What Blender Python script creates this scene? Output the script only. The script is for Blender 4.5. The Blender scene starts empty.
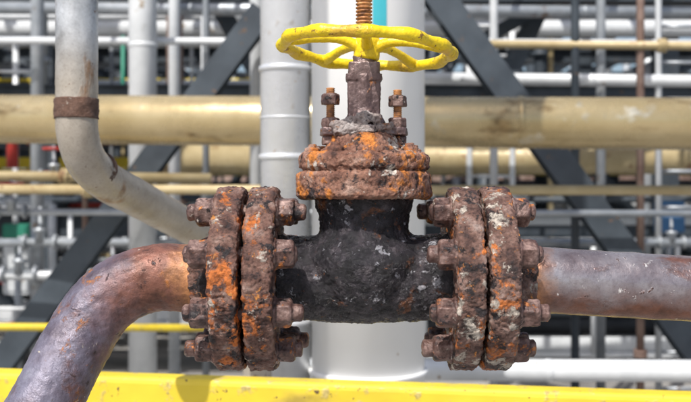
import bpy, bmesh, math, random
from mathutils import Vector, Matrix, noise
random.seed(7)
scene=bpy.context.scene
COL=scene.collection
V=Vector

# ---------------------------------------------------------------- materials
def lin(c):
    return (c[0],c[1],c[2],1.0)
def mat(name, base, bscale=10, layers=(), rough=(.6,.8), metallic=0.0, bumps=(), stretch=(1,1,1), vor=None, spec=.5, rusty=False, grads=(), speck=.5, cav_shade=.85):
    m=bpy.data.materials.new(name); m.use_nodes=True
    nt=m.node_tree; N=nt.nodes; L=nt.links; N.clear()
    out=N.new('ShaderNodeOutputMaterial'); b=N.new('ShaderNodeBsdfPrincipled'); L.new(b.outputs[0],out.inputs[0])
    tc=N.new('ShaderNodeTexCoord')
    DT=7 if rusty else 3
    def nz(scale,off,detail=None,ro=.62,st=(1,1,1),dist=0.0):
        mp=N.new('ShaderNodeMapping'); mp.inputs['Location'].default_value=(off*3.1,off*1.7,off*2.3); mp.inputs['Scale'].default_value=st
        L.new(tc.outputs['Object'],mp.inputs[0])
        n=N.new('ShaderNodeTexNoise'); n.inputs['Scale'].default_value=scale; n.inputs['Detail'].default_value=DT if detail is None else detail
        n.inputs['Roughness'].default_value=ro; n.inputs['Distortion'].default_value=dist
        L.new(mp.outputs[0],n.inputs['Vector']); return n.outputs['Fac']
    def ramp(src,els):
        r=N.new('ShaderNodeValToRGB'); L.new(src,r.inputs[0])
        e=r.color_ramp.elements
        while len(e)<len(els): e.new(.5)
        for i,(p,c) in enumerate(els): e[i].position=p; e[i].color=lin(c)
        return r.outputs[0]
    def math_(op,a,bv,c=None):
        n=N.new('ShaderNodeMath'); n.operation=op
        for i,x in enumerate((a,bv,c)):
            if x is None: continue
            if isinstance(x,(int,float)): n.inputs[i].default_value=x
            else: L.new(x,n.inputs[i])
        return n.outputs[0]
    def mix(f,a,bv,blend='MIX'):
        mx=N.new('ShaderNodeMix'); mx.data_type='RGBA'; mx.blend_type=blend
        if isinstance(f,float): mx.inputs[0].default_value=f
        else: L.new(f,mx.inputs[0])
        L.new(a,mx.inputs[6])
        if isinstance(bv,tuple): mx.inputs[7].default_value=lin(bv)
        else: L.new(bv,mx.inputs[7])
        return mx.outputs[2]
    n0=nz(bscale,0,st=stretch)
    if len(base)==1: base=[(.3,tuple(x*.9 for x in base[0][1])),(.7,tuple(min(1,x*1.08) for x in base[0][1]))]
    col=ramp(n0,base)
    # position dependent rust and tone (object space)
    for (ax,v0,v1,c,sc,amt) in grads:
        sp=N.new('ShaderNodeSeparateXYZ'); L.new(tc.outputs['Object'],sp.inputs[0])
        nn=math_('MULTIPLY_ADD',nz(sc,ax*1.3+4.4),amt,-amt*.5)
        s=math_('ADD',sp.outputs[ax],nn)
        mr=N.new('ShaderNodeMapRange'); mr.inputs['From Min'].default_value=v0; mr.inputs['From Max'].default_value=v1; L.new(s,mr.inputs[0])
        cc=ramp(nz(sc*1.7,7.7),[(.3,tuple(x*.4 for x in c)),(.5,c),(.7,tuple(min(1,x*1.5) for x in c))])
        col=mix(mr.outputs[0],col,cc)
    hsum=None
    for i,l in enumerate(layers):
        c,sc,thr,soft=l[:4]; st=l[4] if len(l)>4 else (1,1,1)
        f=ramp(nz(sc,i*1.37+2.1,None,.68,st,.3 if rusty else 0),[(thr,(0,0,0)),(min(1,thr+soft),(1,1,1))])
        vv=ramp(nz(sc*3.1,i+9.3,2),[(.3,tuple(x*.55 for x in c)),(.7,tuple(min(1,x*1.3) for x in c))])
        col=mix(f,col,vv); hsum=f if hsum is None else math_('ADD',hsum,f)
    if rusty:
        sp=ramp(nz(150,3.3,4,.7),[(.36,(.38,.34,.34)),(.5,(1,1,1)),(.64,(1.0,1.0,1.0))])
        col=mix(speck,col,sp,'MULTIPLY')
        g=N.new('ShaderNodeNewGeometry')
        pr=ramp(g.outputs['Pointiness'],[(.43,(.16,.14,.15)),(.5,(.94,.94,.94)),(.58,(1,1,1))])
        col=mix(cav_shade,col,pr,'MULTIPLY')  # crevice shade multiplied into the base colour by pointiness
    L.new(col,b.inputs['Base Color'])
    rr=N.new('ShaderNodeMapRange'); rr.inputs['From Min'].default_value=.35; rr.inputs['From Max'].default_value=.65
    rr.inputs['To Min'].default_value=rough[0]; rr.inputs['To Max'].default_value=rough[1]
    L.new(nz(bscale*2.2,5.5,3),rr.inputs[0]); L.new(rr.outputs[0],b.inputs['Roughness'])
    b.inputs['Metallic'].default_value=metallic
    b.inputs['Specular IOR Level'].default_value=spec
    prev=None
    def bump(h,stg,d):
        nonlocal prev
        bp=N.new('ShaderNodeBump'); bp.inputs['Strength'].default_value=stg; bp.inputs['Distance'].default_value=d
        L.new(h,bp.inputs['Height'])
        if prev: L.new(prev,bp.inputs['Normal'])
        prev=bp.outputs[0]
    for i,(sc,stg,d) in enumerate(bumps): bump(nz(sc,i*2.2+1,5,.7),stg,d)
    if vor:
        for sc,stg,d in vor:
            mpn=N.new('ShaderNodeVectorMath'); mpn.operation='MULTIPLY_ADD'
            nn=N.new('ShaderNodeTexNoise'); nn.inputs['Scale'].default_value=sc*.8; nn.inputs['Detail'].default_value=3; L.new(tc.outputs['Object'],nn.inputs['Vector'])
            L.new(nn.outputs['Color'],mpn.inputs[0]); mpn.inputs[1].default_value=(1.6/sc,)*3; L.new(tc.outputs['Object'],mpn.inputs[2])
            vo=N.new('ShaderNodeTexVoronoi'); vo.inputs['Scale'].default_value=sc; L.new(mpn.outputs[0],vo.inputs['Vector'])
            bw=N.new('ShaderNodeRGBToBW'); L.new(vo.outputs['Color'],bw.inputs[0]); bump(bw.outputs[0],stg,d)
    if hsum is not None and bumps: bump(hsum,.6,.0016)
    if prev: L.new(prev,b.inputs['Normal'])
    return m

RB=[(30,.8,.004),(110,1,.0042),(330,1,.0024)]
FL=[(70,.8,.0026),(160,.8,.0015)]
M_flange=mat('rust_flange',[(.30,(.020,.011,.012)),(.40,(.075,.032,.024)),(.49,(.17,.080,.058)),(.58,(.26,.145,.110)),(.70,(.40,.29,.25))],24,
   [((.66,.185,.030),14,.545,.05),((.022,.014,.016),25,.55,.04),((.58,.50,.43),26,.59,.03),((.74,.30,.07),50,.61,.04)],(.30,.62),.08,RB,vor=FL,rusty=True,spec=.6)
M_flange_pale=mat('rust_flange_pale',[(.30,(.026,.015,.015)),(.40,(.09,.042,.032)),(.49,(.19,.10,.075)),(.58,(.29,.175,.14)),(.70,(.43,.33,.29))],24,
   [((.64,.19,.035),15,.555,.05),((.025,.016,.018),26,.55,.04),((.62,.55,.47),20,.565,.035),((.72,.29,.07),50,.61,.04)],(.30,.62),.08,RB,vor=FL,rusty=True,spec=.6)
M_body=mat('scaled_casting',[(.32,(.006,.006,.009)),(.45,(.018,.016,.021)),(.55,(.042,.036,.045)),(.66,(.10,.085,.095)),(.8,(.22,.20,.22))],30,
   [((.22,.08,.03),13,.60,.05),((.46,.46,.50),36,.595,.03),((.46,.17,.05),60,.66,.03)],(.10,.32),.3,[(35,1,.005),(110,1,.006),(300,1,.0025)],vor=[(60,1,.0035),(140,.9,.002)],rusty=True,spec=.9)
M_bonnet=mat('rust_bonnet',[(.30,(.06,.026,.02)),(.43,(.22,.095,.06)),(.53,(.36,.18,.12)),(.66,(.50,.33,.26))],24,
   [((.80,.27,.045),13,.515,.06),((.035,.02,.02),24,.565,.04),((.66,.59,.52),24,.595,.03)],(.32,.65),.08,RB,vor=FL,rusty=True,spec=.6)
M_nut=mat('rust_nut',[(.32,(.035,.02,.02)),(.48,(.13,.07,.058)),(.64,(.28,.185,.16))],35,
   [((.56,.19,.045),26,.585,.05),((.022,.016,.018),34,.56,.05),((.54,.47,.41),50,.63,.03)],(.26,.52),.25,[(120,.8,.002),(350,.8,.001)],rusty=True,spec=.6)
M_stud=mat('orange_stud',[(.35,(.16,.07,.035)),(.55,(.46,.20,.07)),(.7,(.62,.34,.15))],60,[],(.5,.8),.2,[(200,.5,.001)])
M_gland=mat('gland_scale',[(.32,(.20,.15,.14)),(.5,(.38,.32,.30)),(.68,(.58,.54,.52))],24,
   [((.46,.20,.08),25,.60,.05)],(.4,.7),.1,RB,rusty=True)
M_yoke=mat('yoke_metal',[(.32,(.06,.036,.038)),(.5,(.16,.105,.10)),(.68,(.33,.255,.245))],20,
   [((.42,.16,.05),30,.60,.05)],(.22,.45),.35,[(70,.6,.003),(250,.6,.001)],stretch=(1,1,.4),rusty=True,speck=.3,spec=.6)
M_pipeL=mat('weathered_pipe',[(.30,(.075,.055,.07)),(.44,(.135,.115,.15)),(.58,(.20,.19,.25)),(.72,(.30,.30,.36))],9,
   [((.15,.062,.045),8,.56,.10),((.40,.15,.04),16,.61,.06),((.05,.028,.03),28,.625,.04),((.58,.52,.45),24,.655,.02)],(.30,.5),.25,[(30,.5,.0035),(120,.6,.002),(340,.6,.001)],rusty=True,speck=.35,cav_shade=.7,
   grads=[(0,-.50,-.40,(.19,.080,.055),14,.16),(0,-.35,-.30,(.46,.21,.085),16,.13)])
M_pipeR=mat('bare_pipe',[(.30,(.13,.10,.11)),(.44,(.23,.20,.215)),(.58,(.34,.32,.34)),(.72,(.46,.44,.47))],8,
   [((.20,.095,.07),8,.555,.09,(.5,1,1)),((.10,.05,.04),26,.635,.04),((.68,.65,.64),42,.65,.02)],(.2,.36),.5,[(20,.4,.004),(140,.4,.0014)],rusty=True,speck=.3,cav_shade=.4,
   grads=[(2,-.165,-.215,(.17,.075,.05),14,.10),(0,.41,.36,(.40,.17,.06),20,.08)])  # browner towards the underside; orange rust by the flange weld
M_yel=mat('yellow_paint',[(.3,(.76,.53,.008)),(.6,(.88,.66,.012))],14,[((.60,.38,.03),9,.58,.08),((.34,.17,.03),30,.625,.03),((.10,.05,.02),60,.66,.02)],(.28,.48),0,[(40,.35,.003),(160,.4,.0015)],rusty=True,speck=.25,cav_shade=.7)
M_yelbeam=mat('yellow_beam_paint',[(.3,(.64,.48,.03)),(.7,(.78,.61,.04))],4,[((.40,.29,.06),5,.58,.12,(.3,1,1)),((.50,.40,.14),18,.58,.1),((.12,.07,.04),40,.68,.02)],(.4,.6),0,[(60,.2,.002)])
M_white=mat('white_column_paint',[(.3,(.80,.81,.81)),(.7,(.86,.87,.87))],2.2,[((.66,.65,.61),3,.62,.15,(1,1,.25)),((.50,.43,.36),30,.73,.03)],(.35,.5),0,[(30,.15,.002)])
M_clad=mat('aluminium_cladding',[(.3,(.62,.64,.67)),(.7,(.76,.78,.80))],4,[((.50,.45,.40),6,.60,.08),((.45,.36,.28),14,.68,.05)],(.25,.42),.35,[(25,.4,.005)],stretch=(1,1,.5))
M_cream=mat('cream_cladding',[(.3,(.44,.34,.17)),(.7,(.58,.47,.27))],3,[((.30,.21,.10),5,.57,.12,(.5,1,1)),((.66,.61,.48),4,.62,.1)],(.2,.34),.5,[(14,.3,.006)])
M_grey=mat('grey_paint_pipe',[(.3,(.30,.26,.21)),(.7,(.47,.43,.37))],7,[((.28,.18,.11),8,.56,.08,(1,1,.4)),((.18,.10,.06),22,.64,.04)],(.3,.48),.2,[(30,.4,.003),(160,.3,.001)],rusty=True,speck=.25,cav_shade=.5,
   grads=[(2,.30,.45,(.44,.46,.48),5,.06)])
M_band=mat('rust_band',[(.3,(.06,.032,.024)),(.7,(.20,.11,.075))],20,[((.45,.40,.34),30,.60,.04)],(.6,.85),0,RB,rusty=True)
M_steel=mat('blue_grey_steel',[(.3,(.030,.040,.052)),(.7,(.068,.086,.105))],3,[((.14,.09,.06),12,.66,.05)],(.45,.65),.1)
M_dark=mat('dark_steel',[(.3,(.018,.02,.023)),(.7,(.045,.048,.053))],3,[],(.5,.8),.1)
M_galv=mat('galvanised',[(.3,(.28,.31,.34)),(.7,(.44,.47,.50))],6,[((.22,.17,.13),8,.64,.06)],(.32,.5),.4)
M_lt=mat('pale_pipe',[(.3,(.58,.61,.63)),(.7,(.74,.77,.79))],5,[((.35,.28,.2),8,.66,.05)],(.35,.5),.1)
M_tan=mat('tan_pipe',[(.3,(.40,.31,.16)),(.7,(.52,.43,.25))],5,[((.3,.18,.09),9,.63,.06)],(.35,.55),.1)
M_rp=mat('rusty_pole_mat',[(.3,(.16,.10,.08)),(.7,(.33,.24,.2))],9,[],(.6,.8),.1)
M_blue=mat('blue_paint',[(.5,(.05,.16,.34))],5,[],(.4,.6))
M_red=mat('red_paint',[(.5,(.45,.04,.03))],5,[],(.4,.6))
M_green=mat('green_paint',[(.5,(.03,.24,.16))],5,[],(.4,.6))
M_teal=mat('teal_label',[(.5,(.05,.42,.50))],5,[],(.4,.6))
M_conc=mat('concrete',[(.3,(.26,.25,.24)),(.7,(.38,.37,.35))],.7,[((.14,.135,.13),.4,.55,.1)],(.8,.95))

# ---------------------------------------------------------------- helpers
def obj(name,bm,m,parent=None,smooth=True):
    me=bpy.data.meshes.new(name); bmesh.ops.recalc_face_normals(bm,faces=bm.faces[:]); bm.to_mesh(me); bm.free()
    for p in me.polygons: p.use_smooth=smooth
    o=bpy.data.objects.new(name,me); COL.objects.link(o)
    for mm in (m if isinstance(m,(list,tuple)) else [m]): me.materials.append(mm)
    if parent: o.parent=parent
    return o
def empty(name,loc=(0,0,0)):
    e=bpy.data.objects.new(name,None); e.empty_display_size=.05; COL.objects.link(e); return e
def frame(axis):
    a=V(axis).normalized(); up=V((0,0,1)) if abs(a.z)<.9 else V((1,0,0))
    u=a.cross(up).normalized(); w=a.cross(u).normalized(); return a,u,w
def lathe(bm,prof,origin,axis,seg=64,mi=0):
    a,u,w=frame(axis); o=V(origin); rings=[]
    for t,r in prof:
        rings.append([bm.verts.new(o+a*t+(u*math.cos(2*math.pi*i/seg)+w*math.sin(2*math.pi*i/seg))*r) for i in range(seg)])
    for A,B in zip(rings,rings[1:]):
        for i in range(seg):
            f=bm.faces.new((A[i],A[(i+1)%seg],B[(i+1)%seg],B[i])); f.material_index=mi
    f=bm.faces.new(rings[0]); f.material_index=mi
    f=bm.faces.new(rings[-1]); f.material_index=mi
def disc(bm,o,axis,t,r,bev=.004,seg=64):
    lathe(bm,[(0,r-bev),(bev,r),(t-bev,r),(t,r-bev)],o,axis,seg)
def hexa(bm,o,axis,t,r,rot=0,bev=.12):
    a,u,w=frame(axis); o=V(o); rings=[]
    for tt,rr in ((0,r),(t*.86,r),(t,r*.88)):
        rings.append([bm.verts.new(o+a*tt+(u*math.cos(rot+math.pi/3*i)+w*math.sin(rot+math.pi/3*i))*rr) for i in range(6)])
    for A,B in zip(rings,rings[1:]):
        for i in range(6): bm.faces.new((A[i],A[(i+1)%6],B[(i+1)%6],B[i]))
    bm.faces.new(rings[0]); bm.faces.new(rings[-1])
def catmull(P,step):
    P=[V(p) for p in P]; Q=[P[0]*2-P[1]]+P+[P[-1]*2-P[-2]]; out=[]
    for i in range(1,len(Q)-2):
        a,b,c,d=Q[i-1:i+3]; n=max(2,int((c-b).length/step))
        for k in range(n):
            t=k/n; out.append(.5*((2*b)+(c-a)*t+(2*a-5*b+4*c-d)*t*t+(3*b-a-3*c+d)*t**3))
    out.append(P[-1]); return out
def tube(bm,path,r,seg=24,mi=0,closed=False,cap=True):
    path=[V(p) for p in path]; n=len(path)
    rad=r if callable(r) else (lambda s:r)
    T=[]
    for i in range(n):
        if closed: t=path[(i+1)%n]-path[i-1]
        else: t=path[min(i+1,n-1)]-path[max(i-1,0)]
        T.append(t.normalized())
    _,u,_=frame(T[0]); rings=[]
    for i in range(n):
        u=(u-T[i]*u.dot(T[i])).normalized(); w=T[i].cross(u); R=rad(i/max(1,n-1))
        rings.append([bm.verts.new(path[i]+(u*math.cos(2*math.pi*j/seg)+w*math.sin(2*math.pi*j/seg))*R) for j in range(seg)])
    pairs=list(zip(rings,rings[1:]))
    if closed: pairs.append((rings[-1],rings[0]))
    for A,B in pairs:
        for j in range(seg):
            f=bm.faces.new((A[j],A[(j+1)%seg],B[(j+1)%seg],B[j])); f.material_index=mi
    if cap and not closed:
        bm.faces.new(rings[0]); bm.faces.new(rings[-1])
def prism(bm,pts,a,b,up=(0,0,1),mi=0):
    a=V(a);b=V(b); d=(b-a).normalized(); s=d.cross(V(up)).normalized(); t=s.cross(d).normalized()
    A=[bm.verts.new(a+s*x+t*y) for x,y in pts]; B=[bm.verts.new(b+s*x+t*y) for x,y in pts]; n=len(pts)
    for i in range(n):
        f=bm.faces.new((A[i],A[(i+1)%n],B[(i+1)%n],B[i])); f.material_index=mi
    f=bm.faces.new(A); f.material_index=mi
    f=bm.faces.new(B); f.material_index=mi
def hsec(w,h,t):
    a,b=w/2,h/2
    return [(-a,-b),(a,-b),(a,-b+t),(t/2,-b+t),(t/2,b-t),(a,b-t),(a,b),(-a,b),(-a,b-t),(-t/2,b-t),(-t/2,-b+t),(-a,-b+t)]
def rsec(w,h,r=.01):
    o=[]
    for cx,cy,s in((w/2-r,h/2-r,0),(-w/2+r,h/2-r,1),(-w/2+r,-h/2+r,2),(w/2-r,-h/2+r,3)):
        for k in range(4):
            an=math.pi/2*(s+k/3); o.append((cx+r*math.cos(an),cy+r*math.sin(an)))
    return o
def tex(name,scale,depth=3):
    t=bpy.data.textures.new(name,'CLOUDS'); t.noise_scale=scale; t.noise_depth=depth; return t
T_big=tex('t_big',.05); T_mid=tex('t_mid',.016,5); T_fine=tex('t_fine',.006,3)
def weather(o,voxel=.003,smooth=4,big=.006,mid=.006,fine=.002):
    if voxel:
        r=o.modifiers.new('remesh','REMESH'); r.mode='VOXEL'; r.voxel_size=voxel; r.use_smooth_shade=True
    if smooth:
        s=o.modifiers.new('sm','SMOOTH'); s.factor=.5; s.iterations=smooth
    for t,s in((T_big,big),(T_mid,mid),(T_fine,fine)):
        if s:
            d=o.modifiers.new('d','DISPLACE'); d.texture=t; d.strength=s; d.mid_level=.5; d.texture_coords='LOCAL'
    return o

AZ=-.154          # height of the valve bore axis
CX=.037           # valve centre

# ---------------------------------------------------------------- gate valve
valve=empty('gate_valve')
bm=bmesh.new()
lathe(bm,[(-.135-CX,.088),(-.12-CX,.086),(-.095-CX,.083),(-.05,.088),(0,.090),(.05,.088),(.17-CX,.084),(.195-CX,.088),(.212-CX,.090)],(CX,0,AZ),(1,0,0))
lathe(bm,[(0,.1),(.02,.097),(.035,.090),(.065,.088),(.080,.094),(.095,.108),(.11,.122),(.125,.126),(.16,.116),(.20,.095),(.235,.06),(.246,.03)],(CX,0,.008),(0,0,-1))
weather(obj('body',bm,M_body,valve),.0028,24,.004,.007,.004)
def stud_set(name,x0,x1,parent,seed):
    rnd=random.Random(seed); bm=bmesh.new(); R=.143
    for i in range(8):
        an=math.radians(22.5+45*i); y=R*math.cos(an); z=AZ+R*math.sin(an)
        e0=.004+rnd.random()*.016; e1=.004+rnd.random()*.016
        for (xx,s,e) in((x0,-1,e0),(x1,1,e1)):
            disc(bm,(xx-s*.004,y,z),(s,0,0),.009,.031,.002,24)
            hexa(bm,(xx,y,z),(s,0,0),.034+rnd.random()*.006,.0275+rnd.random()*.002,rnd.random()*2)
            lathe(bm,[(0,.0165),(.036+e,.0165),(.040+e,.012)],(xx,y,z),(s,0,0),20)
        lathe(bm,[(0,.015),(x1-x0,.015)],(x0,y,z),(1,0,0),16)
    return weather(obj(name,bm,M_nut,parent),.0019,1,.002,.004,.0018)
def flange(name,x0,x1,m,parent,R=.181,hub=None,vox=.0023):
    bm=bmesh.new(); b=.005
    t=x1-x0
    lathe(bm,[(0,R-b),(b,R),(t-b,R),(t,R-b)],(x0,0,AZ),(1,0,0),96)
    if hub:
        s,hl,r0,r1=hub
        o=(x0 if s<0 else x1,0,AZ)
        lathe(bm,[(-.01,r0),(0.006,r0),(hl*.5,(r0+r1)/2),(hl,r1)],o,(s,0,0),64)
    return weather(obj(name,bm,m,parent),vox,1,.006,.010,.005)
flange('inlet_flange',-.189,-.134,M_flange,valve)
flange('outlet_flange',.206,.257,M_flange_pale,valve)
bm=bmesh.new(); lathe(bm,[(0,.12),(.012,.12)],(-.198,0,AZ),(1,0,0)); lathe(bm,[(0,.12),(.016,.12)],(.253,0,AZ),(1,0,0))
obj('gaskets',bm,M_dark,valve)
stud_set('inlet_studs',-.253,-.134,valve,3); stud_set('outlet_studs',.206,.321,valve,5)
# bonnet flanges
bm=bmesh.new(); disc(bm,(CX,0,.005),(0,0,1),.052,.134,.006,96); weather(obj('body_top_flange',bm,M_bonnet,valve),.0023,1,.006,.010,.0045)
bm=bmesh.new(); disc(bm,(CX,0,.059),(0,0,1),.036,.129,.008,96)
lathe(bm,[(0,.122),(.060,.122)],(CX,0,.02),(0,0,1))
lathe(bm,[(0,.100),(.006,.088),(.020,.074),(.032,.068),(.042,.060)],(CX,0,.092),(0,0,1))
weather(obj('bonnet',bm,M_bonnet,valve),.0023,2,.006,.011,.0045)
bm=bmesh.new(); rnd=random.Random(2)
for i in range(8):
    an=math.radians(12+45*i); x=CX+.104*math.cos(an); y=.104*math.sin(an)
    hexa(bm,(x,y,.092),(0,0,1),.013,.017,rnd.random()); lathe(bm,[(0,.009),(.021,.009)],(x,y,.092),(0,0,1),16)
weather(obj('bonnet_bolts',bm,M_bonnet,valve),.0019,1,.003,.004,.001)
# gland plate + packing
bm=bmesh.new()
out=[(.088,0),(.082,.024),(.045,.034),(0,.046),(-.045,.034),(-.082,.024),(-.088,0),(-.082,-.024),(-.045,-.034),(0,-.046),(.045,-.034),(.082,-.024)]
prism(bm,out,(CX,0,.130),(CX,0,.146),(0,1,0))
lathe(bm,[(0,.05),(.016,.042),(.028,.034),(.04,.030)],(CX,0,.142),(0,0,1))
weather(obj('gland',bm,M_yoke,valve),.0022,1,.005,.006,.002)
bm=bmesh.new()
for (x0,z0,x1,z1,w,h,y) in((-.062,.139,-.020,.160,.018,.022,-.044),(-.028,.150,.008,.166,.016,.024,-.048),(-.004,.166,.034,.158,.014,.020,-.042),(-.05,.138,.02,.140,.016,.014,-.050),(.02,.142,.055,.150,.016,.014,-.042)):
    prism(bm,rsec(w,h,.005),(CX+x0,y,z0),(CX+x1,y-.003,z1),(0,0,1))
weather(obj('packing_scale',bm,M_gland,valve),.0018,3,.014,.014,.005)
bm=bmesh.new(); bmn=bmesh.new()
for sx,t in((-1,.226),(1,.222)):
    x=CX+sx*.067
    prof=[(0,.0085)]; z=.0
    while z<t-.105-.004: prof+=[(z+.001,.0072),(z+.003,.0094)]; z+=.004
    lathe(bm,prof+[(t-.105,.007)],(x,-.004,.105),(0,0,1),16)
    hexa(bmn,(x,-.004,.146),(0,0,1),.020,.0185,.3*sx); hexa(bmn,(x,-.004,t-.034),(0,0,1),.022,.0185,.5)
    hexa(bmn,(x,-.004,.112),(0,0,1),.018,.019,.1)
obj('gland_studs',bm,M_stud,valve); weather(obj('gland_nuts',bmn,M_nut,valve),.0016,1,.002,.003,.0015)
# yoke column
bm=bmesh.new()
lathe(bm,[(0,.036),(.03,.027),(.10,.025)],(CX,0,.156),(0,0,1),32)
for s in(-1,1):
    prism(bm,rsec(.020,.044,.005),(CX+s*.022,0,.156),(CX+s*.0225,0,.252),(0,1,0))
prism(bm,rsec(.016,.014,.004),(CX,-.020,.165),(CX,-.020,.250),(0,1,0))
prism(bm,rsec(.072,.05,.008),(CX,0,.240),(CX,0,.252),(0,1,0))
prism(bm,rsec(.062,.05,.008),(CX,0,.250),(CX,0,.276),(0,1,0))
lathe(bm,[(0,.022),(.02,.022)],(CX,0,.270),(0,0,1),32)
weather(obj('yoke',bm,M_yoke,valve),.0018,2,.002,.0035,.0015)
# threaded stem
bm=bmesh.new(); prof=[(0,.0150)]; z=.0
while z<.30: prof+=[(z+.001,.0135),(z+.0035,.0135),(z+.0045,.0165),(z+.0065,.0165)]; z+=.0072
lathe(bm,prof+[(.303,.014)],(CX,0,.28),(0,0,1),32); obj('threaded_stem',bm,M_stud,valve)
# handwheel
WC=V((CX+.006,0,.303)); RW=.167
tilt=Matrix.Rotation(math.radians(3.8),4,'Y')@Matrix.Rotation(math.radians(-2.8),4,'X')
bm=bmesh.new(); n=240; path=[]
for i in range(n):
    a=2*math.pi*i/n; rr=RW+.003*math.cos(12*a+.5); path.append(V((rr*math.cos(a),rr*math.sin(a),.0015*math.sin(5*a+1.1))))
tube(bm,path,lambda s:.0120+.0012*math.cos(24*math.pi*s+.5),24,closed=True)
for k in range(5):
    a=math.radians(50+72*k); c,s=math.cos(a),math.sin(a)
    P=[(.016*c,.016*s,.002),(.05*c,.05*s,.014),(.10*c,.10*s,.012),(.14*c,.14*s,.004),(RW*c,RW*s,0)]
    tube(bm,catmull(P,.006),lambda q:.0118-.0025*math.sin(math.pi*q),16)
lathe(bm,[(-.022,.021),(-.018,.026),(.018,.026),(.024,.021)],(0,0,0),(0,0,1),32)
hexa(bm,(0,0,.018),(0,0,1),.016,.024,.2)
bm.transform(Matrix.Translation(WC)@tilt)
weather(obj('handwheel',bm,M_yel,valve),.0018,1,.0015,.0025,.001)

# ---------------------------------------------------------------- process pipes on the valve
rp=empty('rusty_elbow_pipe')
P=[(-.25,0,AZ),(-.31,0,AZ-.001),(-.37,0,-.153),(-.425,-.006,-.166),(-.472,-.018,-.195),(-.505,-.035,-.240),(-.530,-.06,-.292),(-.555,-.09,-.350),(-.582,-.12,-.415),(-.62,-.16,-.50),(-.69,-.22,-.63)]
full=catmull(P,.0035)
bm=bmesh.new(); tube(bm,full+[V((-.74,-.26,-.75)),V((-.74,-.26,-1.6))],.067,120); weather(obj('elbow_pipe',bm,M_pipeL,rp),0,0,.0045,.004,.0018)
flange('pipe_flange',-.253,-.199,M_flange,rp,hub=(-1,.05,.088,.070))
rq=empty('bare_steel_pipe')
bm=bmesh.new(); L0=[(.33+.005*i,0,AZ-.0003*i) for i in range(130)]+[(1.5,0,AZ-.04),(3.0,0,AZ-.04)]
tube(bm,L0,.0655,96); weather(obj('pipe',bm,M_pipeR,rq),0,0,.003,.0015,.0008)
flange('pipe_flange',.266,.321,M_flange_pale,rq,hub=(1,.05,.090,.069))

# ---------------------------------------------------------------- grey bent pipe behind
gp=empty('grey_bent_pipe')
P=[(-.700,.58,3.0),(-.700,.58,1.2),(-.700,.58,.5),(-.700,.58,.25),(-.698,.585,.17),(-.685,.62,.105),(-.655,.70,.055),(-.60,.87,0.005),(-.50,1.16,-.085),(-.42,1.40,-.16),(-.36,1.58,-.215),(-.33,1.66,-.30),(-.33,1.67,-.45),(-.33,1.67,-1.6)]
bm=bmesh.new(); tube(bm,catmull(P,.01),.054,64); weather(obj('pipe',bm,M_grey,gp),0,0,.003,.002,.0008)
bm=bmesh.new(); tube(bm,[(-.7,.58,.266-.004*i) for i in range(14)],.0570,64); weather(obj('corroded_band',bm,M_band,gp),0,0,.005,.007,.003)
bm=bmesh.new(); tube(bm,[V((-.668,.665,.078))+V((.3,.85,-.5)).normalized()*.003*i for i in range(-3,4)],.0565,64)
weather(obj('weld',bm,M_band,gp),0,0,.004,.004,.002)

# ---------------------------------------------------------------- yellow beam
yb=empty('yellow_support_beam')
bm=bmesh.new(); prism(bm,rsec(.10,.15,.018),(-2.6,1.45,-.622),(2.6,.585,-.634)); obj('beam',bm,M_yelbeam,yb,smooth=False)

# ---------------------------------------------------------------- white column and clad riser
wc=empty('white_vertical_vessel')
bm=bmesh.new(); lathe(bm,[(0,.226),(6,.226)],(.09,1.92,-1.6),(0,0,1),96); obj('shell',bm,M_white,wc)
bm=bmesh.new()
for z in(-.36,.93,2.1): lathe(bm,[(0,.2265),(.003,.228),(.016,.228),(.019,.2265)],(.09,1.92,z),(0,0,1),96)
lathe(bm,[(0,.2265),(.006,.238),(.02,.238),(.022,.2265)],(.09,1.92,-.69),(0,0,1),96)
obj('seams',bm,M_white,wc)
bm=bmesh.new(); vs=[]
for i in range(9):
    a=math.radians(-87+ i*1.7); vs.append([bm.verts.new((.09+.229*math.cos(a),1.92+.229*math.sin(a),z)) for z in(.63,1.0)])
for A,B in zip(vs,vs[1:]): bm.faces.new((A[0],B[0],B[1],A[1]))
obj('teal_marking_band',bm,M_teal,wc)
cr=empty('clad_riser_pipe')
bm=bmesh.new(); lathe(bm,[(0,.101),(6,.101)],(-.243,1.96,-1.6),(0,0,1),64); obj('cladding',bm,M_clad,cr)
bm=bmesh.new()
for z in(.52,.165,-.5,1.2): lathe(bm,[(0,.102),(.003,.108),(.02,.108),(.023,.102)],(-.243,1.96,z),(0,0,1),64)
for z in(.33,-.2): lathe(bm,[(0,.102),(.002,.104),(.006,.104),(.008,.102)],(-.243,1.96,z),(0,0,1),64)
obj('clad_bands',bm,M_clad,cr)

# ---------------------------------------------------------------- middle distance pipes
def run_pipe(name,a,b,r,m,bands=0,bm_m=None,seg=32,flange_every=0):
    e=empty(name); bm=bmesh.new(); tube(bm,[a,b],r,seg); obj('pipe',bm,m,e)
    a=V(a);b=V(b);d=(b-a); n=d.normalized()
    if bands:
        bm=bmesh.new(); k=.3
        while k<d.length: lathe(bm,[(0,r*1.005),(.004,r*1.04),(.03,r*1.04),(.034,r*1.005)],a+n*k,n,seg); k+=bands
        obj('bands',bm,bm_m or m,e)
    if flange_every:
        bm=bmesh.new(); k=.5
        while k<d.length:
            lathe(bm,[(0,r*1.7),(.02,r*1.7)],a+n*k,n,seg); lathe(bm,[(0,r*1.7),(.02,r*1.7)],a+n*(k+.025),n,seg)
            u=frame(n)[1]; w=frame(n)[2]
            for i in range(8):
                an=math.pi/4*i; hexa(bm,a+n*(k-.015)+(u*math.cos(an)+w*math.sin(an))*r*1.4,n,.075,r*.16)
            k+=flange_every
        obj('flanges',bm,m,e)
    return e
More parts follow.
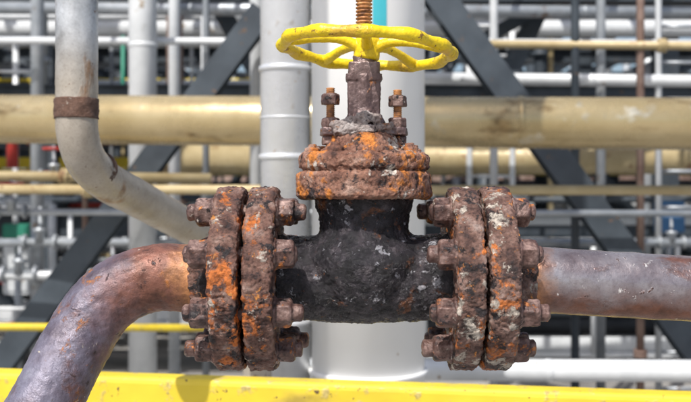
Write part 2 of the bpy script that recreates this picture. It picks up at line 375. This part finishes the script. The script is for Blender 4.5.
run_pipe('cream_insulated_pipe',(-6,4.48,.572),(6,3.08,.373),.15,M_cream,1.35)
run_pipe('tan_pipe',(-4,4.1,.075),(4,3.7,.060),.030,M_tan,0,flange_every=1.9)
run_pipe('pale_pipe',(-.2,2.9,-.845),(5,2.85,-.86),.055,M_lt,.9)
run_pipe('galvanised_pipe',(-4,4.4,-.07),(4,4.4,-.085),.022,M_galv)
run_pipe('galvanised_pipe',(-4,5.0,-.30),(4,5.0,-.30),.03,M_galv,flange_every=2.3)
run_pipe('yellow_rail',(-5,4.3,-.80),(-.4,4.1,-.80),.024,M_yelbeam)
run_pipe('tan_pipe',(-5,4.6,.20),(-.9,4.5,.15),.035,M_tan,flange_every=1.3)
run_pipe('pale_pipe',(-5,5.2,1.20),(5,5.2,1.16),.028,M_lt)
run_pipe('pale_pipe',(-5,5.7,1.55),(5,5.8,1.50),.05,M_galv,1.1)
run_pipe('tan_pipe',(.3,4.9,1.12),(5,4.7,1.05),.03,M_tan,flange_every=1.4)
run_pipe('pale_pipe',(.2,5.1,.90),(5,5.3,.88),.045,M_lt,1.3)
run_pipe('pale_pipe',(-5,5.3,-.55),(-.2,5.3,-.57),.035,M_lt,1.3)
run_pipe('galvanised_pipe',(.2,4.8,-.52),(5,4.8,-.53),.025,M_galv,0)
def riser(name,x,y,r,m,z0=-1.6,z1=5,**k): return run_pipe(name,(x,y,z0),(x,y,z1),r,m,**k)
riser('riser_pipe',-1.46,4.99,.10,M_lt,bands=1.2)
riser('riser_pipe',-1.34,5.6,.045,M_lt)
riser('riser_pipe',-.63,4.9,.05,M_lt)
riser('rusty_riser_pipe',2.08,4.85,.028,M_rp,flange_every=1.7)
riser('riser_pipe',1.62,4.85,.03,M_steel)
riser('riser_pipe',2.32,5.2,.022,M_lt)
riser('rusty_riser_pipe',-1.85,4.9,.02,M_rp)
riser('riser_pipe',1.92,5.3,.035,M_galv)
riser('riser_pipe',1.10,5.2,.03,M_lt)
riser('riser_pipe',-2.35,5.4,.05,M_galv)
riser('riser_pipe',-1.05,5.3,.025,M_galv)

# braced frame
bf=empty('braced_steel_frame')
def beam(a,b,w,h,t,m,par,name='beam',up=(0,1,0)):
    bm=bmesh.new(); prism(bm,hsec(w,h,t),a,b,up); obj(name,bm,m,par,False)
beam((-.56,4.62,1.29),(-2.71,4.62,-1.6),.17,.15,.014,M_steel,bf,'brace')
beam((.60,4.62,1.43),(2.80,4.62,-1.6),.19,.17,.014,M_steel,bf,'brace')
beam((2.1,6.2,2.6),(1.2,6.2,.7),.15,.15,.012,M_steel,bf,'brace')
beam((-1.5,6.2,2.4),(-.7,6.2,1.0),.15,.16,.012,M_steel,bf,'brace')
beam((.5,6.1,1.0),(2.9,6.1,2.3),.1,.12,.012,M_steel,bf,'brace')
for x in(-3.3,3.4,.0): beam((x,5.95,-1.6),(x,5.95,5),.22,.22,.016,M_steel,bf,'column')
beam((-8,5.9,1.72),(8,5.9,1.72),.22,.22,.016,M_steel,bf,'girder',(0,0,1))
beam((-8,6.3,.92),(8,6.3,.92),.12,.15,.014,M_steel,bf,'girder',(0,0,1))
beam((.45,4.62,-1.6),(.45,4.62,2.5),.14,.14,.012,M_steel,bf,'column')
beam((-.45,4.62,-1.6),(-.45,4.62,2.5),.14,.14,.012,M_steel,bf,'column')
# ladders and guard rails
def ladder(x,y,z0,z1,m=M_galv):
    e=empty('steel_ladder'); b=bmesh.new()
    for s in(-.2,.2): prism(b,rsec(.05,.02,.004),(x+s,y,z0),(x+s,y,z1),(0,1,0))
    z=z0+.15
    while z<z1: tube(b,[(x-.2,y,z),(x+.2,y,z)],.014,8); z+=.28
    obj('rails_and_rungs',b,m,e)
ladder(2.62,5.5,-1.6,2.4); ladder(-2.75,6.0,-1.6,2.2,M_lt); ladder(1.35,7.0,-1.6,2.6,M_lt)
def guard(x0,x1,y,z,m):
    e=empty('guard_rail'); b=bmesh.new()
    for h in(0,-.27,-.54): tube(b,[(x0,y,z+h),(x1,y,z+h)],.02,10)
    x=x0
    while x<=x1: tube(b,[(x,y,z),(x,y,z-1.0)],.022,10); x+=.75
    prism(b,rsec(.012,.12,.003),(x0,y+.03,z-.92),(x1,y+.03,z-.92)); prism(b,rsec(.9,.05,.01),(x0,y+.45,z-1.02),(x1,y+.45,z-1.02))
    obj('rails',b,m,e)
guard(.7,5.2,6.6,-.35,M_lt); guard(-5.5,-1.0,6.8,-.10,M_lt); guard(-5,4.5,8.8,1.35,M_yelbeam)

# overhead deck + pipe rack beyond
rack=empty('pipe_rack')
bm=bmesh.new()
for y in[7.5+.12*i for i in range(0,112)]:
    if (int((y-7.5)/1.3)%2)==1: continue
    prism(bm,[(-.014,-.02),(.014,-.02),(.014,.02),(-.014,.02)],(-14,y,2.30),(14,y,2.30))
for x in[-14+.7*i for i in range(41)]: prism(bm,hsec(.08,.14,.01),(x,7.4,2.2),(x,21,2.2))
obj('deck_grating',bm,M_steel,rack,False)
rnd=random.Random(11)
bmS=bmesh.new()
for y in(8,11.5,15,18.5):
    for x in(-12,-9,-6.2,-3.1,0.1,3.3,6.4,9.2,12): prism(bmS,hsec(.22,.22,.018),(x,y,-1.6),(x,y,6),(0,1,0))
    for z in(2.05,.85,-.25): prism(bmS,hsec(.2,.24,.018),(-14,y,z),(14,y,z))
obj('frame',bmS,M_steel,rack,False)
cols=[M_galv,M_lt,M_tan,M_steel,M_dark,M_steel,M_galv,M_rp,M_lt,M_steel,M_lt]
groups={}
for i in range(95):
    y=rnd.uniform(7,19); z=rnd.choice([2.0,1.7,1.05,.95,.5,0,-.1,-.6,-1,-1.3])+rnd.uniform(-.12,.12)+ (y-8)*rnd.uniform(-.02,.05); r=rnd.choice([.03,.04,.06,.09,.14])
    m=rnd.choice(cols); b=groups.setdefault(m.name,(bmesh.new(),m))[0]
    x0=rnd.uniform(-14,2); x1=x0+rnd.uniform(5,18); tube(b,[(x0,y,z),(x1,y,z)],r,12)
    if rnd.random()<.6:
        s=rnd.choice([-1,1]); tube(b,[(x1,y,z),(x1,y,z+s*rnd.uniform(.5,2.5))],r,12)
for i in range(190):
    y=rnd.uniform(6.8,19); x=rnd.uniform(-1,1)*(1.5+.4*y); r=rnd.choice([.02,.025,.03,.05,.08,.12])
    z0=rnd.choice([-1.6,-1.6,-.4,.3]); z1=z0+rnd.uniform(1.2,5)
    m=rnd.choice(cols); b=groups.setdefault(m.name,(bmesh.new(),m))[0]; tube(b,[(x,y,z0),(x,y,z1)],r,12)
    if r>.04:
        for k in range(3):
            zz=rnd.uniform(z0,z1); lathe(b,[(0,r*1.6),(.05,r*1.6)],(x,y,zz),(0,0,1),12)
for i in range(30):
    y=rnd.uniform(7,17); x=rnd.uniform(-6,6); s=rnd.choice([-1,1]); z=rnd.uniform(-1.5,1)
    b=groups.setdefault(M_steel.name,(bmesh.new(),M_steel))[0]; prism(b,hsec(.12,.14,.012),(x,y,z),(x+s*rnd.uniform(1,2.2),y,z+2.4),(0,1,0))
# coloured utility lines, mostly on the left side of the plant
for i in range(30):
    m=rnd.choice([M_red,M_blue,M_green,M_blue,M_red]); b=groups.setdefault(m.name,(bmesh.new(),m))[0]
    x=rnd.uniform(-5,-2) if rnd.random()<.7 else rnd.uniform(1.5,5); y=rnd.uniform(6.2,10); z=rnd.uniform(-1.3,.8); r=rnd.choice([.02,.03,.05])
    if rnd.random()<.5: tube(b,[(x,y,z),(x,y,z+rnd.uniform(.3,1))],r,12)
    else: tube(b,[(x,y,z),(x+rnd.uniform(.3,1.2),y,z)],r,12)
for k,(b,m) in groups.items(): obj('pipes_'+k,b,m,rack,True)
# small coloured equipment
def small_valve(x,y,z,m,sc=1.0):
    e=empty('small_gate_valve'); b=bmesh.new()
    lathe(b,[(-.12*sc,.06*sc),(-.10*sc,.06*sc),(-.10*sc,.03*sc),(.10*sc,.03*sc),(.10*sc,.06*sc),(.12*sc,.06*sc)],(x,y,z),(1,0,0),20)
    lathe(b,[(0,.045*sc),(.07*sc,.035*sc),(.08*sc,.05*sc),(.1*sc,.05*sc),(.11*sc,.015*sc),(.26*sc,.012*sc)],(x,y,z),(0,0,1),20)
    obj('valve_body',b,M_galv,e); b=bmesh.new()
    tube(b,[(x+.09*sc*math.cos(a*math.pi/12),y+.09*sc*math.sin(a*math.pi/12),z+.23*sc) for a in range(24)],.011*sc,8,closed=True)
    for a in(0,math.pi/2): tube(b,[(x-.09*sc*math.cos(a),y-.09*sc*math.sin(a),z+.23*sc),(x+.09*sc*math.cos(a),y+.09*sc*math.sin(a),z+.23*sc)],.008*sc,8)
    obj('wheel',b,m,e)
for x,y,z,m,s in((-1.98,4.6,.17,M_red,.8),(-2.2,5.0,-.3,M_green,1.0),(-2.2,4.4,-.07,M_red,.8),(2.35,5.0,-.3,M_blue,.8),(-2.45,5.3,-.55,M_blue,1.1),(-1.75,5.3,-.55,M_red,1.0),(1.3,4.8,-.53,M_red,.7)): small_valve(x,y,z,m,s)
def box_unit(name,x,y,z,w,h,m):
    e=empty(name); b=bmesh.new(); prism(b,rsec(w,h,.02),(x,y,z),(x,y+.15,z)); obj('housing',b,m,e,False)
    b=bmesh.new(); prism(b,rsec(w*.86,h*.86,.015),(x,y-.012,z),(x,y,z)); obj('door',b,m,e,False)
    b=bmesh.new(); tube(b,[(x,y+.08,z-h/2),(x,y+.08,-1.6)],.03,12); obj('post',b,M_galv,e)
box_unit('junction_box',-3.05,7.0,-.62,.26,.5,M_lt)
box_unit('junction_box',-2.9,6.5,-.30,.22,.2,M_green)
box_unit('junction_box',3.1,7.2,-.15,.25,.3,M_blue)
# ground
bm=bmesh.new(); g=400
f=bm.faces.new([bm.verts.new(p) for p in((-g,-g,-1.6),(g,-g,-1.6),(g,g,-1.6),(-g,g,-1.6))]); obj('ground',bm,M_conc,None,False)

# ---------------------------------------------------------------- light, sky, camera
el,az=math.radians(54),math.radians(206)   # 180 = behind the camera
w=bpy.data.worlds.new('World'); scene.world=w; w.use_nodes=True; nt=w.node_tree
bg=nt.nodes['Background']; sky=nt.nodes.new('ShaderNodeTexSky'); sky.sky_type='NISHITA'; sky.sun_disc=False
sky.sun_elevation=el; sky.sun_rotation=az; sky.dust_density=3; sky.air_density=1.0
nt.links.new(sky.outputs[0],bg.inputs[0]); bg.inputs[1].default_value=.14
sd=bpy.data.lights.new('sun','SUN'); sd.energy=5.0; sd.angle=math.radians(.6); sd.color=(1,.95,.89)
so=bpy.data.objects.new('sun',sd); COL.objects.link(so)
dirv=V((math.sin(az)*math.cos(el),math.cos(az)*math.cos(el),math.sin(el)))
so.rotation_euler=dirv.to_track_quat('Z','Y').to_euler()
cd=bpy.data.cameras.new('camera'); cam=bpy.data.objects.new('camera',cd); COL.objects.link(cam); scene.camera=cam
cam.location=(0,-1.92,0); cam.rotation_euler=(math.pi/2,0,0); cd.lens=50; cd.sensor_width=36; cd.clip_end=1500
cd.dof.use_dof=True; cd.dof.focus_distance=1.84; cd.dof.aperture_fstop=4.2
scene.view_settings.view_transform='Standard'; scene.view_settings.look='None'; scene.view_settings.exposure=0
